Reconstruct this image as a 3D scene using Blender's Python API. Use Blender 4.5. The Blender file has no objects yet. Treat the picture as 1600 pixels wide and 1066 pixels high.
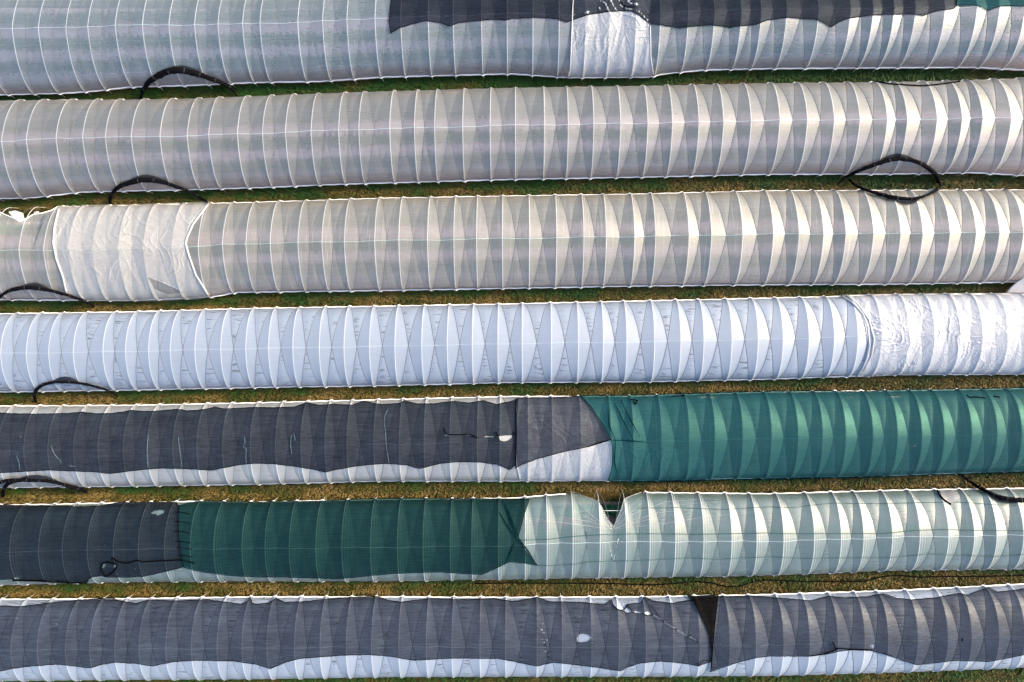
import bpy, math, random
import numpy as np
from mathutils import Vector
from mathutils.geometry import delaunay_2d_cdt

random.seed(7); rng = np.random.default_rng(7)
SC = bpy.context.scene
COL = SC.collection
H, F, CX, CY = 53.0, 1060.0, 800.0, 533.0      # camera height (m), focal length and centre in photo pixels
ZE = 0.70                                      # eave height of the film
XR = 47.0                                      # tunnels are built to +-XR metres
W0 = 0.055                                     # where the crossing ropes meet the eave (fraction of a bay)

def wx(px, z): return (np.asarray(px, float) - CX) * (H - z) / F
def wy(py, z): return (CY - np.asarray(py, float)) * (H - z) / F

# ------------------------------------------------------------------ node helpers
class NT:
    def __init__(s, mat):
        mat.use_nodes = True
        s.t = mat.node_tree; s.t.nodes.clear()
    def n(s, typ, **kw):
        nd = s.t.nodes.new(typ)
        for k, v in kw.items():
            if k.startswith('i_'):
                nd.inputs[k[2:].replace('_', ' ')].default_value = v
            else:
                setattr(nd, k, v)
        return nd
    def l(s, a, b): s.t.links.new(a, b)
    def math(s, op, a, b=None, clamp=False):
        nd = s.t.nodes.new('ShaderNodeMath'); nd.operation = op; nd.use_clamp = clamp
        for i, v in enumerate((a, b)):
            if v is None: continue
            if isinstance(v, (int, float)): nd.inputs[i].default_value = v
            else: s.l(v, nd.inputs[i])
        return nd.outputs[0]
    def mapr(s, v, a, b, c, d):
        nd = s.t.nodes.new('ShaderNodeMapRange'); s.l(v, nd.inputs['Value'])
        for k, x in zip(('From Min', 'From Max', 'To Min', 'To Max'), (a, b, c, d)): nd.inputs[k].default_value = x
        return nd.outputs[0]
    def noise(s, vec, scale, sx=1, sy=1, sz=1, detail=3, rough=.5, dist=0, loc=(0, 0, 0)):
        m = s.n('ShaderNodeMapping'); m.inputs['Scale'].default_value = (sx, sy, sz); m.inputs['Location'].default_value = loc
        s.l(vec, m.inputs['Vector'])
        nd = s.n('ShaderNodeTexNoise'); nd.inputs['Scale'].default_value = scale; nd.inputs['Detail'].default_value = detail
        nd.inputs['Roughness'].default_value = rough; nd.inputs['Distortion'].default_value = dist
        s.l(m.outputs[0], nd.inputs['Vector']); return nd.outputs['Fac']
    def mixc(s, f, a, b):
        nd = s.n('ShaderNodeMix', data_type='RGBA')
        for sock, v in ((nd.inputs[0], f), (nd.inputs[6], a), (nd.inputs[7], b)):
            if isinstance(v, (tuple, list)): sock.default_value = (*v[:3], 1)
            elif isinstance(v, (int, float)): sock.default_value = v
            else: s.l(v, sock)
        return nd.outputs[2]

def out(nt, sh):
    o = nt.n('ShaderNodeOutputMaterial'); nt.l(sh, o.inputs['Surface'])

def simple(name, col, rough=.6, var=.25, scale=3., spec=.5, metal=0., bump=0.):
    m = bpy.data.materials.new(name); nt = NT(m)
    tc = nt.n('ShaderNodeTexCoord').outputs['Object']
    f = nt.noise(tc, scale, detail=4)
    c = nt.mixc(f, [x * (1 - var) for x in col], [min(1, x * (1 + var)) for x in col])
    b = nt.n('ShaderNodeBsdfPrincipled', i_Roughness=rough, i_Metallic=metal)
    b.inputs['Specular IOR Level'].default_value = spec
    nt.l(c, b.inputs['Base Color'])
    if bump:
        bp = nt.n('ShaderNodeBump', i_Strength=bump, i_Distance=.05)
        nt.l(nt.noise(tc, scale * 4, detail=3), bp.inputs['Height']); nt.l(bp.outputs[0], b.inputs['Normal'])
    out(nt, b.outputs[0]); return m

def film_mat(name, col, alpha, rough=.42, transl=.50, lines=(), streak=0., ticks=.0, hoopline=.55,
             wrinkle=.25, crinkle=0., ior=1.95, gridattr=True, dirt=.12):
    """translucent sheeting: part see-through, part scattering, with a broad sheen.
    attribute 'b' = bay coordinate (whole numbers at hoops), 'mid' > 0 between the crossing ropes"""
    m = bpy.data.materials.new(name); nt = NT(m)
    tc = nt.n('ShaderNodeTexCoord').outputs['Object']
    a = nt.noise(tc, 1.0, sx=.35, sy=9, sz=9, detail=4, rough=.6)           # fine creases running along the tunnel
    a2 = nt.noise(tc, 1.0, sx=.22, sy=22, sz=22, detail=3, rough=.6, loc=(3, 1, 4))
    al = nt.math('ADD', nt.mapr(a, .3, .7, alpha - .028, alpha + .028), nt.mapr(a2, .3, .7, -.014, .014))
    blot = nt.noise(tc, .5, detail=4, rough=.6, loc=(5, 3, 0))
    al = nt.math('ADD', al, nt.mapr(blot, .3, .7, -.03, .03))
    height = nt.math('ADD', nt.math('MULTIPLY', a, .5), nt.math('MULTIPLY', a2, .22))
    colr = nt.mixc(nt.mapr(blot, .35, .7, 0, 1), col, [c * (1 - dirt) for c in col])
    colr = nt.mixc(nt.mapr(a2, .52, .72, 0, .22), colr, [c * .7 for c in col])
    if gridattr:
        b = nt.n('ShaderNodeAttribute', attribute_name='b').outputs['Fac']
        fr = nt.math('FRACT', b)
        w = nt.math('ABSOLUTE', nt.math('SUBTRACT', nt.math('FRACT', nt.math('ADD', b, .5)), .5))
        hl = nt.mapr(w, .008, .019, 1, 0)  # hoop highlight painted in as a whiter, denser line where film meets pipe
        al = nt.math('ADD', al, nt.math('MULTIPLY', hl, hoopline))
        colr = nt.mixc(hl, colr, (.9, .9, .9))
        for (u, wid, st) in lines:
            d = nt.math('ABSOLUTE', nt.math('SUBTRACT', fr, u))
            ln = nt.mapr(d, wid * .6, wid, 1, 0)
            al = nt.math('ADD', al, nt.math('MULTIPLY', ln, st))
            colr = nt.mixc(nt.math('MULTIPLY', ln, .7), colr, (.9, .9, .9))
        mid = nt.n('ShaderNodeAttribute', attribute_name='mid').outputs['Fac']
        mm = nt.mapr(mid, .0, .05, 0, 1)
        if ticks:
            tk = nt.noise(tc, 1.0, sx=.8, sy=6.5, sz=6.5, detail=2, rough=.55, loc=(2, 7, 1))
            tm = nt.math('MULTIPLY', nt.mapr(tk, .55, .62, 0, 1), mm)
            tk2 = nt.noise(tc, .9, sx=1, sy=.6, detail=1)
            tm = nt.math('MULTIPLY', tm, nt.mapr(tk2, .42, .55, 0, 1))
            colr = nt.mixc(nt.math('MULTIPLY', tm, ticks), colr, (.13, .15, .18))
            height = nt.math('SUBTRACT', height, nt.math('MULTIPLY', tm, .3))
    if streak:
        s2 = nt.noise(tc, 1.0, sx=7, sy=.25, sz=.25, detail=3, rough=.7, loc=(9, 0, 0))
        sm = nt.mapr(s2, .56, .74, 0, 1)
        al = nt.math('ADD', al, nt.math('MULTIPLY', sm, streak))
    if crinkle:
        v = nt.noise(tc, 1.6, sx=1.3, sy=.8, detail=5, rough=.62, dist=1.2)
        rid = nt.math('SUBTRACT', 1.0, nt.math('ABSOLUTE', nt.math('MULTIPLY', nt.math('SUBTRACT', v, .5), 9.0)))
        rid = nt.math('MAXIMUM', rid, 0.0)
        height = nt.math('ADD', height, nt.math('MULTIPLY', rid, crinkle))
        al = nt.math('ADD', al, nt.math('MULTIPLY', rid, .08))
    bp = nt.n('ShaderNodeBump', i_Strength=wrinkle, i_Distance=.06)
    nt.l(height, bp.inputs['Height'])
    p = nt.n('ShaderNodeBsdfDiffuse')
    nt.l(colr, p.inputs['Color']); nt.l(bp.outputs[0], p.inputs['Normal'])
    tr = nt.n('ShaderNodeBsdfTranslucent'); nt.l(colr, tr.inputs['Color']); nt.l(bp.outputs[0], tr.inputs['Normal'])
    mx = nt.n('ShaderNodeMixShader'); mx.inputs[0].default_value = transl
    nt.l(p.outputs[0], mx.inputs[1]); nt.l(tr.outputs[0], mx.inputs[2])
    tp = nt.n('ShaderNodeBsdfTransparent')
    m2 = nt.n('ShaderNodeMixShader')
    nt.l(nt.math('MINIMUM', nt.math('MAXIMUM', al, 0.02), 1.0), m2.inputs[0])
    nt.l(tp.outputs[0], m2.inputs[1]); nt.l(mx.outputs[0], m2.inputs[2])
    # both faces of the sheet mirror the sky a little, whatever its opacity
    fz = nt.n('ShaderNodeFresnel'); fz.inputs['IOR'].default_value = ior; nt.l(bp.outputs[0], fz.inputs['Normal'])
    gl = nt.n('ShaderNodeBsdfGlossy'); gl.inputs['Roughness'].default_value = rough; nt.l(bp.outputs[0], gl.inputs['Normal'])
    m3 = nt.n('ShaderNodeMixShader'); nt.l(fz.outputs[0], m3.inputs[0])
    nt.l(m2.outputs[0], m3.inputs[1]); nt.l(gl.outputs[0], m3.inputs[2])
    out(nt, m3.outputs[0]); return m

def net_mat(name, col, alpha, rough=.6, sheen=.06, tint=(1, 1, 1)):
    m = bpy.data.materials.new(name); nt = NT(m)
    tc = nt.n('ShaderNodeTexCoord').outputs['Object']
    a = nt.noise(tc, 1.0, sx=.25, sy=11, sz=11, detail=4, rough=.65)
    b = nt.noise(tc, .45, detail=4, rough=.6, loc=(1, 8, 0))
    g = nt.noise(tc, 1.0, sx=30, sy=.8, sz=.8, detail=2, loc=(4, 4, 0))
    al = nt.math('ADD', nt.mapr(a, .3, .7, alpha - .10, alpha + .10), nt.mapr(b, .3, .7, -.04, .04))
    al = nt.math('ADD', al, nt.mapr(g, .3, .7, -.025, .025))
    c = nt.mixc(nt.mapr(a, .3, .7, 0, 1), [x * .8 for x in col], [x * 1.25 for x in col])
    p = nt.n('ShaderNodeBsdfPrincipled', i_Roughness=rough)
    p.inputs['Specular IOR Level'].default_value = sheen
    nt.l(c, p.inputs['Base Color'])
    bp = nt.n('ShaderNodeBump', i_Strength=.3, i_Distance=.05)
    nt.l(a, bp.inputs['Height']); nt.l(bp.outputs[0], p.inputs['Normal'])
    tp = nt.n('ShaderNodeBsdfTransparent'); tp.inputs['Color'].default_value = (*tint, 1)
    mx = nt.n('ShaderNodeMixShader')
    nt.l(nt.math('MINIMUM', al, 1.0), mx.inputs[0]); nt.l(tp.outputs[0], mx.inputs[1]); nt.l(p.outputs[0], mx.inputs[2])
    out(nt, mx.outputs[0]); return m

# ------------------------------------------------------------------ object helpers
def tag(o, label=None, cat=None, group=None, kind=None):
    if label: o['label'] = label
    if cat: o['category'] = cat
    if group: o['group'] = group
    if kind: o['kind'] = kind
    return o

def empty(name, loc, label, cat, group=None):
    o = bpy.data.objects.new(name, None); COL.objects.link(o); o.location = loc
    o.empty_display_size = .5
    return tag(o, label, cat, group)

def mesh_obj(name, V, faces, mat, parent=None, smooth=True, attrs=None):
    V = np.asarray(V, float)
    off = np.array(parent_world(parent))
    me = bpy.data.meshes.new(name)
    me.from_pydata((V - off).tolist(), [], faces)
    if smooth: me.polygons.foreach_set('use_smooth', np.ones(len(me.polygons), bool))
    me.materials.append(mat)
    for k, a in (attrs or {}).items():
        at = me.attributes.new(k, 'FLOAT', 'POINT'); at.data.foreach_set('value', np.asarray(a, np.float32))
    me.update()
    o = bpy.data.objects.new(name, me); COL.objects.link(o)
    if parent: o.parent = parent
    return o

def parent_world(p):
    v = Vector((0, 0, 0))
    while p is not None: v = v + p.location; p = p.parent
    return v

def tube_geo(P, r, n=6, base=0, closed_caps=True):
    P = np.asarray(P, float); m = len(P)
    r = np.broadcast_to(np.asarray(r, float), (m,))
    T = np.gradient(P, axis=0); T /= np.linalg.norm(T, axis=1)[:, None] + 1e-9
    up = np.array([0, 0, 1.0])
    if abs(T[:, 2]).mean() > .9: up = np.array([1.0, 0, 0])
    A = np.cross(T, up); nA = np.linalg.norm(A, axis=1)
    bad = nA < .05
    A[bad] = np.cross(T[bad], [1.0, 0, 0]); A /= np.linalg.norm(A, axis=1)[:, None] + 1e-9
    for i in range(1, m):
        if A[i] @ A[i-1] < 0: A[i] = -A[i]
    B = np.cross(T, A)
    an = np.arange(n) * 2 * np.pi / n
    V = P[:, None] + r[:, None, None] * (np.cos(an)[None, :, None] * A[:, None] + np.sin(an)[None, :, None] * B[:, None])
    V = V.reshape(-1, 3); fs = []
    for i in range(m - 1):
        for k in range(n):
            a = base + i * n + k; b = base + i * n + (k + 1) % n
            fs.append((a, b, b + n, a + n))
    if closed_caps:
        fs.append(tuple(base + k for k in range(n))[::-1]); fs.append(tuple(base + (m - 1) * n + k for k in range(n)))
    return V, fs

def tube(name, P, r, mat, parent=None, n=6):
    V, fs = tube_geo(P, r, n); return mesh_obj(name, V, fs, mat, parent)

def tubes(name, paths, mat, parent=None, n=5):
    Vs, fs, base = [], [], 0
    for P, r in paths:
        V, f = tube_geo(P, r, n, base); Vs.append(V); fs += f; base += len(V)
    return mesh_obj(name, np.vstack(Vs), fs, mat, parent)

# ------------------------------------------------------------------ tunnel geometry
class Tunnel:
    def __init__(s, top, bot, hoops, zr, thm, D0, seed):
        top = np.array(top, float); bot = np.array(bot, float)
        s.tx, s.ty = wx(top[:, 0], ZE), wy(top[:, 1], ZE)
        s.bx, s.by = wx(bot[:, 0], ZE), wy(bot[:, 1], ZE)
        s.zr, s.thm = zr, math.radians(thm)
        r = np.random.default_rng(seed)
        hx = list(wx(hoops, zr))
        while hx[0] > -XR: hx.insert(0, hx[0] - 2.0 + r.uniform(-.12, .12))
        while hx[-1] < XR: hx.append(hx[-1] + 2.0 + r.uniform(-.12, .12))
        s.hx = np.array(hx); s.nb = len(hx) - 1
        s.D = D0 * r.uniform(.66, 1.28, s.nb + 2)
        s.D[:s.nb + 1] *= np.interp(s.hx, [-40, -10, 25, 40], [.55, .85, 1.15, 1.25])      # sag depth shaped for shading: flatter panels at left lower the light-dark contrast
        s.sk = r.uniform(-.03, .03, s.nb + 2)
    def ext(s, X, xs, ys):
        lo = ys[0] + (X - xs[0]) * (ys[1] - ys[0]) / (xs[1] - xs[0]) * .5
        hi = ys[-1] + (X - xs[-1]) * (ys[-1] - ys[-2]) / (xs[-1] - xs[-2]) * .5
        Y = np.interp(X, xs, ys)
        return np.where(X < xs[0], lo, np.where(X > xs[-1], hi, Y))
    def b_of(s, X): return np.interp(X, s.hx, np.arange(len(s.hx)))
    def x_of(s, b): return np.interp(b, np.arange(len(s.hx)), s.hx)
    def cw(s, X, w, e=0.):
        yt = s.ext(X, s.tx, s.ty); yb = s.ext(X, s.bx, s.by)
        c = (yt + yb) / 2; hw = (yt - yb) / 2
        hw = hw - .075 * np.minimum(w / .09, 1.0) - .03 * np.sin(np.pi * np.minimum(w * 2, 1)) + e
        return c, hw
    def sag(s, b, w, t):
        k = np.clip(np.floor(b).astype(int), 0, s.nb - 1)
        wr = W0 + (.5 - W0) * 2 * t
        u = b - np.floor(b)
        edge = s.D[k] * 2 * np.minimum(w, wr)
        # the cloth between the ropes bellies very slightly
        mid = np.clip((w - wr) / np.maximum(.5 - wr, .02), 0, 1)
        return edge - .05 * mid * (1 - 2 * t)
    def pt(s, b, sp, e=0., sagk=1.):
        """sp 0 = lower eave .. 1 = upper eave; returns X, Y, Z"""
        b = np.asarray(b, float); sp = np.asarray(sp, float)
        w = np.abs((b + .5) % 1 - .5)
        X = s.x_of(b)
        c, hw = s.cw(X, w, e)
        t = np.minimum(sp, 1 - sp)
        th = s.thm * (1 - 2 * t)                     # 0 at ridge? -> angle from the ridge
        # half arch: theta runs 0 (eave) .. thm (ridge)
        th = s.thm * 2 * t
        q = 1 - (1 - np.cos(th)) / (1 - math.cos(s.thm))
        z = np.sin(th) / math.sin(s.thm)
        Y = c + np.where(sp < .5, -q, q) * hw
        Z = ZE + (s.zr + e - ZE) * z - s.sag(b, w, t) * sagk * np.minimum(1, z * 1.5)
        return X, Y, Z
    def h(s, X, Y, e=0., sagk=1., floor=.05):
        b = s.b_of(X); w = np.abs((b + .5) % 1 - .5)
        c, hw = s.cw(X, w, e)
        q = np.abs(Y - c) / hw
        th = np.arccos(np.clip(1 - (1 - np.minimum(q, 1)) * (1 - math.cos(s.thm)), -1, 1))
        t = th / s.thm / 2
        z = np.sin(th) / math.sin(s.thm)
        Z = ZE + (s.zr + e - ZE) * z - s.sag(b, w, t) * sagk * np.minimum(1, z * 1.5)
        return np.where(q <= 1, Z, np.maximum(ZE - (q - 1) * hw * 6, floor))
    def lift(s, px, py, e=0., sagk=1., floor=.05):
        """where the sight line through a photo pixel first meets the tunnel's skin"""
        px = np.asarray(px, float); py = np.asarray(py, float)
        res = np.full(px.shape, floor)
        todo = np.ones(px.shape, bool)
        zs = np.linspace(s.zr + e + .05, floor, 130)
        prev = None
        for z in zs:
            X, Y = wx(px, z), wy(py, z)
            hh = s.h(X, Y, e, sagk, floor)
            g = z - hh
            hit = todo & (g <= 0)
            if prev is not None:
                gp, zp = prev
                zz = z + (zp - z) * (-g / np.maximum(gp - g, 1e-6))
                res = np.where(hit, zz, res)
            else: res = np.where(hit, z, res)
            todo &= ~hit; prev = (g, z)
        return np.stack([wx(px, res), wy(py, res), res], -1)

def px_of(X, Y, Z): return CX + X * F / (H - Z), CY - Y * F / (H - Z)

def densify(P, step):
    P = [tuple(p) for p in P]; outp = []
    for a, b in zip(P[:-1], P[1:]):
        n = max(1, int(math.hypot(b[0]-a[0], b[1]-a[1]) / step))
        for i in range(n): outp.append((a[0] + (b[0]-a[0]) * i / n, a[1] + (b[1]-a[1]) * i / n))
    outp.append(P[-1]); return outp

def inside(pts, poly):
    x, y = pts[:, 0], pts[:, 1]; poly = np.asarray(poly); r = np.zeros(len(pts), bool)
    j = len(poly) - 1
    for i in range(len(poly)):
        xi, yi = poly[i]; xj, yj = poly[j]
        c = ((yi > y) != (yj > y)) & (x < (xj - xi) * (y - yi) / (yj - yi + 1e-12) + xi)
        r ^= c; j = i
    return r

def patch(name, T, poly, mat, parent, e=.05, holes=(), step=3.0, sagk=.95, hem=None, hemr=.022, wob=0.0, crumple=0.0, crfun=None):
    """a cloth lying over tunnel T, cut to an outline with holes; heights come from the tunnel's own skin"""
    poly = densify(list(poly) + [poly[0]], step)[:-1]
    poly = [(x, y + (random.uniform(-.35, .35) if wob else 0)) for x, y in poly]
    pa = np.array(poly)
    gx = np.arange(pa[:, 0].min(), pa[:, 0].max(), step); gy = np.arange(pa[:, 1].min(), pa[:, 1].max(), step)
    G = np.stack(np.meshgrid(gx, gy), -1).reshape(-1, 2)
    G += np.where((np.round((G[:, 1:2] - gy[0]) / step).astype(int) % 2) == 0, 0, step / 2) * np.array([[1, 0]])
    G = G[inside(G, poly)]
    pts = [Vector(p) for p in poly]; ed = [(i, (i + 1) % len(poly)) for i in range(len(poly))]
    for hpoly in holes:
        hp = densify(list(hpoly) + [hpoly[0]], step)[:-1]; b = len(pts)
        pts += [Vector(p) for p in hp]; ed += [(b + i, b + (i + 1) % len(hp)) for i in range(len(hp))]
    # drop grid points that crowd the outline
    B = np.array([(p.x, p.y) for p in pts])
    keep = np.ones(len(G), bool)
    for p in B: keep &= (np.abs(G[:, 0] - p[0]) > step * .4) | (np.abs(G[:, 1] - p[1]) > step * .4)
    pts += [Vector(p) for p in G[keep]]
    xmin, xmax = pa[:, 0].min(), pa[:, 0].max()
    for bay in range(T.nb):
        for kind in ('h', 'a', 'c'):
            q_ = np.linspace(0.01, .99, 44)
            bb_ = np.full(44, bay + 1e-4) if kind == 'h' else bay + W0 + (1 - 2*W0) * (q_ if kind == 'a' else 1 - q_)
            X, Y, Z = T.pt(bb_, q_, e, sagk); L = np.stack(px_of(X, Y, Z), -1)
            if L[:, 0].max() < xmin or L[:, 0].min() > xmax: continue
            ins = inside(L, poly); b0 = len(pts); idx = {}
            for i in range(44):
                if ins[i]: idx[i] = len(pts); pts.append(Vector(L[i]))
            for i in range(43):
                if i in idx and i + 1 in idx: ed.append((idx[i], idx[i+1]))
    V, E, Fc, *_ = delaunay_2d_cdt(pts, ed, [], 1, 1e-3)
    V2 = np.array([(v.x, v.y) for v in V])
    fa = np.array([f for f in Fc if len(f) == 3])
    cen = V2[fa].mean(1)
    ok = inside(cen, poly)
    for hpoly in holes: ok &= ~inside(cen, hpoly)
    fa = fa[ok]
    P = T.lift(V2[:, 0], V2[:, 1], e, sagk)
    if crumple:
        x, y = P[:, 0], P[:, 1]
        wv = .8 * np.sin(x * 1.7 + 1.3 * np.sin(y * 1.9)) + .7 * np.sin(y * 2.3 + x * .8)
        r1 = np.abs(np.sin(x * 3.1 + np.sign(y - y.mean()) * y * 2.6 + wv * 1.6)); r2 = np.abs(np.sin(x * 6.3 - y * 4.7 + wv * 2.9)); r3 = np.abs(np.sin(x * 1.9 + y * 7.5 + wv * 3.5))
        g_ = (1 - r1) ** 3 * 1.0 + (1 - r2) ** 3 * .5 + (1 - r3) ** 3 * .4
        amp = crumple * (crfun(x) if crfun else 1.0) * (.35 + .65 * np.clip(.5 + .6 * np.sin(x * 1.1 + y * 1.4 + 2) + .4 * np.sin(y * 2.9 - x), 0, 1))
        P = P + np.stack([0 * x, 0 * x, g_ * amp], -1)
    a = V2[fa]; area = (a[:, 1, 0]-a[:, 0, 0])*(a[:, 2, 1]-a[:, 0, 1]) - (a[:, 2, 0]-a[:, 0, 0])*(a[:, 1, 1]-a[:, 0, 1])
    fa = np.where((area > 0)[:, None], fa[:, ::-1], fa)       # photo y runs down
    o = mesh_obj(name, P, fa.tolist(), mat, parent, attrs={'b': T.b_of(P[:, 0])})
    o.data.set_sharp_from_angle(angle=math.radians(7))
    if hem is not None:
        pp = np.array(densify(list(map(tuple, pa)) + [tuple(pa[0])], 2.5))
        L = T.lift(pp[:, 0], pp[:, 1], e + .01, sagk)
        # skip edge runs outside the picture
        paths = [(L, hemr)]
        for hpoly in holes:
            hp = np.array(densify(list(hpoly) + [hpoly[0]], 1.5)); Lh = T.lift(hp[:, 0], hp[:, 1], e + .01, sagk)
            paths.append((Lh, .009))
        tubes('hem', paths, hem, o, 4)
    return o

def surf_path(T, pts, e=.03, sagk=1., step=4., smooth=0):
    pp = np.array(densify(pts, step)); L = T.lift(pp[:, 0], pp[:, 1], e, sagk)
    for _ in range(smooth):
        z = L[:, 2].copy(); z[1:-1] = np.maximum(z[1:-1], (z[:-2] + z[2:]) / 2)
        L = np.stack([wx(pp[:, 0], z), wy(pp[:, 1], z), z], -1)
    return L

# ------------------------------------------------------------------ measured layout (photo pixels)
T = {}
T[1] = Tunnel([(0,-18),(400,-12),(800,-30),(1600,-41)],
  [(0,150),(100,147.5),(150,144),(200,138),(300,135),(400,130.5),(500,129),(600,122),(800,117),(885,123),(1015,122),(1040,117),(1100,111),(1200,109),(1400,107.5),(1525,107),(1600,111)],
  [19,60,103,137,180,222.5,264,304,340.5,379,406,465.5,504,542,586,626,669,708,752.5,792.5,833,874,915,952.5,994,1032.5,1076,1117,1159,1190,1230,1280,1330,1365,1397.5,1431,1477.5,1527.5,1562.5,1602], 3.1, 74, .14, 1)
T[2] = Tunnel([(0,157),(100,155.5),(200,155.5),(300,154),(400,150),(500,146),(600,142.5),(800,137),(1000,134),(1200,130),(1400,128),(1500,125.5),(1600,122)],
  [(0,312),(50,311),(125,302),(200,300),(300,298),(400,295),(550,289),(800,282),(1000,278.5),(1200,274),(1400,273.5),(1525,271.5),(1600,276)],
  [2.5,41,87.5,129,164.5,205,250,292.5,326,371,410,446,486,529,560.5,609,647.5,679,723,766,805.5,851,888,928,970,1012.5,1051,1092.5,1131,1174,1219,1262,1304,1344,1387,1418,1465,1504,1536,1581], 3.0, 72, .155, 2)
T[3] = Tunnel([(0,324),(92,322),(200,320),(400,315),(600,308.5),(800,305),(1000,302),(1200,297),(1600,295.5)],
  [(0,470),(200,471),(300,467),(337,465),(370,458.5),(400,458),(600,455.5),(800,452),(1000,448.5),(1200,446.5),(1400,445.5),(1600,442)],
  [29.5,68,107,145,185,224,269,309.5,347.5,384,422,465.5,503,538,585.5,623,668,709,744.5,785,827.5,870,912.5,947.5,992,1024.5,1077,1112,1161,1209,1249,1287.5,1322,1365.5,1408,1442.5,1485,1526,1562.5,1600], 2.9, 72, .19, 3)
T[4] = Tunnel([(0,489),(200,486),(400,480.5),(600,477),(800,473.5),(1000,469),(1200,464.5),(1300,462),(1400,459),(1600,458)],
  [(0,614),(200,611),(400,607),(600,604),(800,599),(1000,598),(1200,594),(1400,587),(1600,586)],
  [1,41,76,114.5,161,196,232,266,304.5,345,384,419.5,457.5,499,537.5,577.5,617,659,699,738,778,816,862,904,943,979.5,1023,1064,1100,1144,1185,1224,1264.5,1304,1341,1377,1420,1460,1500,1535,1575], 2.5, 86, .115, 4)
T[5] = Tunnel([(0,633),(200,632),(400,628),(600,623),(800,618),(975,618),(1200,611.5),(1400,609),(1600,606)],
  [(0,763),(200,761),(400,758),(600,753),(800,753),(1000,752),(1200,748),(1400,744),(1600,737)],
  [37,74.5,115,153,192.5,230,270,307.5,347.5,391,430.5,470,507.5,542,584,624,662.5,703,746,781,825,863,907.5,955,990,1034,1077.5,1117.5,1161,1206,1247.5,1286,1322,1364.5,1403,1441,1476,1519,1559,1597], 2.5, 86, .19, 5)
T[6] = Tunnel([(0,788),(100,786),(300,782),(400,783),(600,779),(800,777),(890,769.5),(1005,768),(1200,770),(1400,764.5),(1600,761.5)],
  [(0,915),(200,910),(400,909),(600,909),(800,906),(1000,903),(1200,900),(1400,892),(1600,890)],
  [15,60,97,136,177,216,257,297,334,378,414,452,493.5,534,579,621,661,703.5,737,779,821,855,895.5,938,979,1016,1056,1100,1144,1183,1225,1273,1315,1350,1395,1438,1483,1523,1558,1600], 2.5, 86, .18, 6)
T[7] = Tunnel([(0,935),(200,934),(400,931),(600,931),(800,932),(1000,931),(1200,927.5),(1400,921),(1600,911)],
  [(0,1064),(200,1062),(400,1061),(600,1058),(800,1057),(1000,1057),(1200,1056),(1400,1050.5),(1600,1043)],
  [17,58,102,140,179,217,259,299,339,378,417,460,500,541,580.5,623,666,706,750,790,839.5,879,925,968,1010,1053,1094,1141,1182,1225,1266,1310,1352,1388.5,1435,1482,1519,1562,1602], 2.5, 86, .155, 7)

# ------------------------------------------------------------------ materials
WHITE = (.80, .80, .78)
M = {}
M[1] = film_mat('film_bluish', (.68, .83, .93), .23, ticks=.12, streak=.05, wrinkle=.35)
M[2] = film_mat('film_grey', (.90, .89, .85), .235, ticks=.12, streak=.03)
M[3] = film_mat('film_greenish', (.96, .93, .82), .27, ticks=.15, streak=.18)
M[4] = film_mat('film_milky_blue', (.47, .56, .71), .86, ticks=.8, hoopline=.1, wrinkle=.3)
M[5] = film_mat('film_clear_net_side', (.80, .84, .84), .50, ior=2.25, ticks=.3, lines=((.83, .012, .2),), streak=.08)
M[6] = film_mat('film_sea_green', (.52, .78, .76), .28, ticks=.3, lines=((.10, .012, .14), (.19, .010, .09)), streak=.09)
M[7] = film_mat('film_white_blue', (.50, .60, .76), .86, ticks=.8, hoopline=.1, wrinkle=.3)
sheet_m = film_mat('sheet_white', (.58, .62, .68), .80, ior=1.65, rough=.42, crinkle=.6, wrinkle=.35, gridattr=False, hoopline=0)
sheet_b = film_mat('sheet_bright', (.56, .60, .68), .94, ior=1.65, rough=.45, crinkle=.6, wrinkle=.38, gridattr=False, hoopline=0)
sheet_c = film_mat('sheet_cream', (.72, .71, .68), .66, rough=.42, crinkle=.35, wrinkle=.3, gridattr=False, hoopline=0)
flap_m = film_mat('flap_grey', (.42, .42, .43), .7, gridattr=False)
fold_m = film_mat('fold_white', (.88, .88, .88), .85, rough=.35, gridattr=False)
foldthin_m = film_mat('fold_thin', (.85, .87, .87), .55, rough=.35, gridattr=False)
edge_m = simple('rolled_edge', (.88, .87, .85), .5, .06)
hoop_m = simple('galvanised_pipe', (.55, .55, .53), .45, .15, metal=.3)
rope_m = simple('rope_grey', (.10, .11, .13), .8)
cord_m = simple('cord_pale', (.62, .78, .78), .6, .1)
wire_m = simple('wire_white', (.80, .86, .84), .6, .1)
blacknet = net_mat('net_black', (.004, .005, .010), .675, tint=(.82, .89, .97))
bluenet = net_mat('net_charcoal', (.005, .006, .012), .60, tint=(.90, .93, .98))
greennet = net_mat('net_green', (.000, .036, .056), .50, tint=(.46, .72, .65))
greennet_d = net_mat('net_dark_green', (.000, .010, .017), .565, tint=(.56, .80, .72))
flapnet = net_mat('net_double', (.004, .0035, .0035), .93, sheen=.0)
black_m = simple('black_net_roll', (.003, .003, .0045), .9, .5, 6, spec=.05, bump=.5)
hem_m = simple('hem_black', (.003, .003, .004), 1., spec=.0)
hemg_m = simple('hem_green', (.001, .014, .016), 1., spec=.0)
greencord_m = simple('cord_dark_green', (.02, .08, .08), .7)
twine_m = simple('twine_blue', (.12, .22, .28), .6)
hose_m = simple('hose_black', (.003, .003, .003), .9, spec=.05)
scrap_m = simple('scrap_white', (.82, .82, .82), .5, .05)
tie_m = simple('tie_cord', (.008, .008, .008), .8)
leaf_m = None

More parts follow.
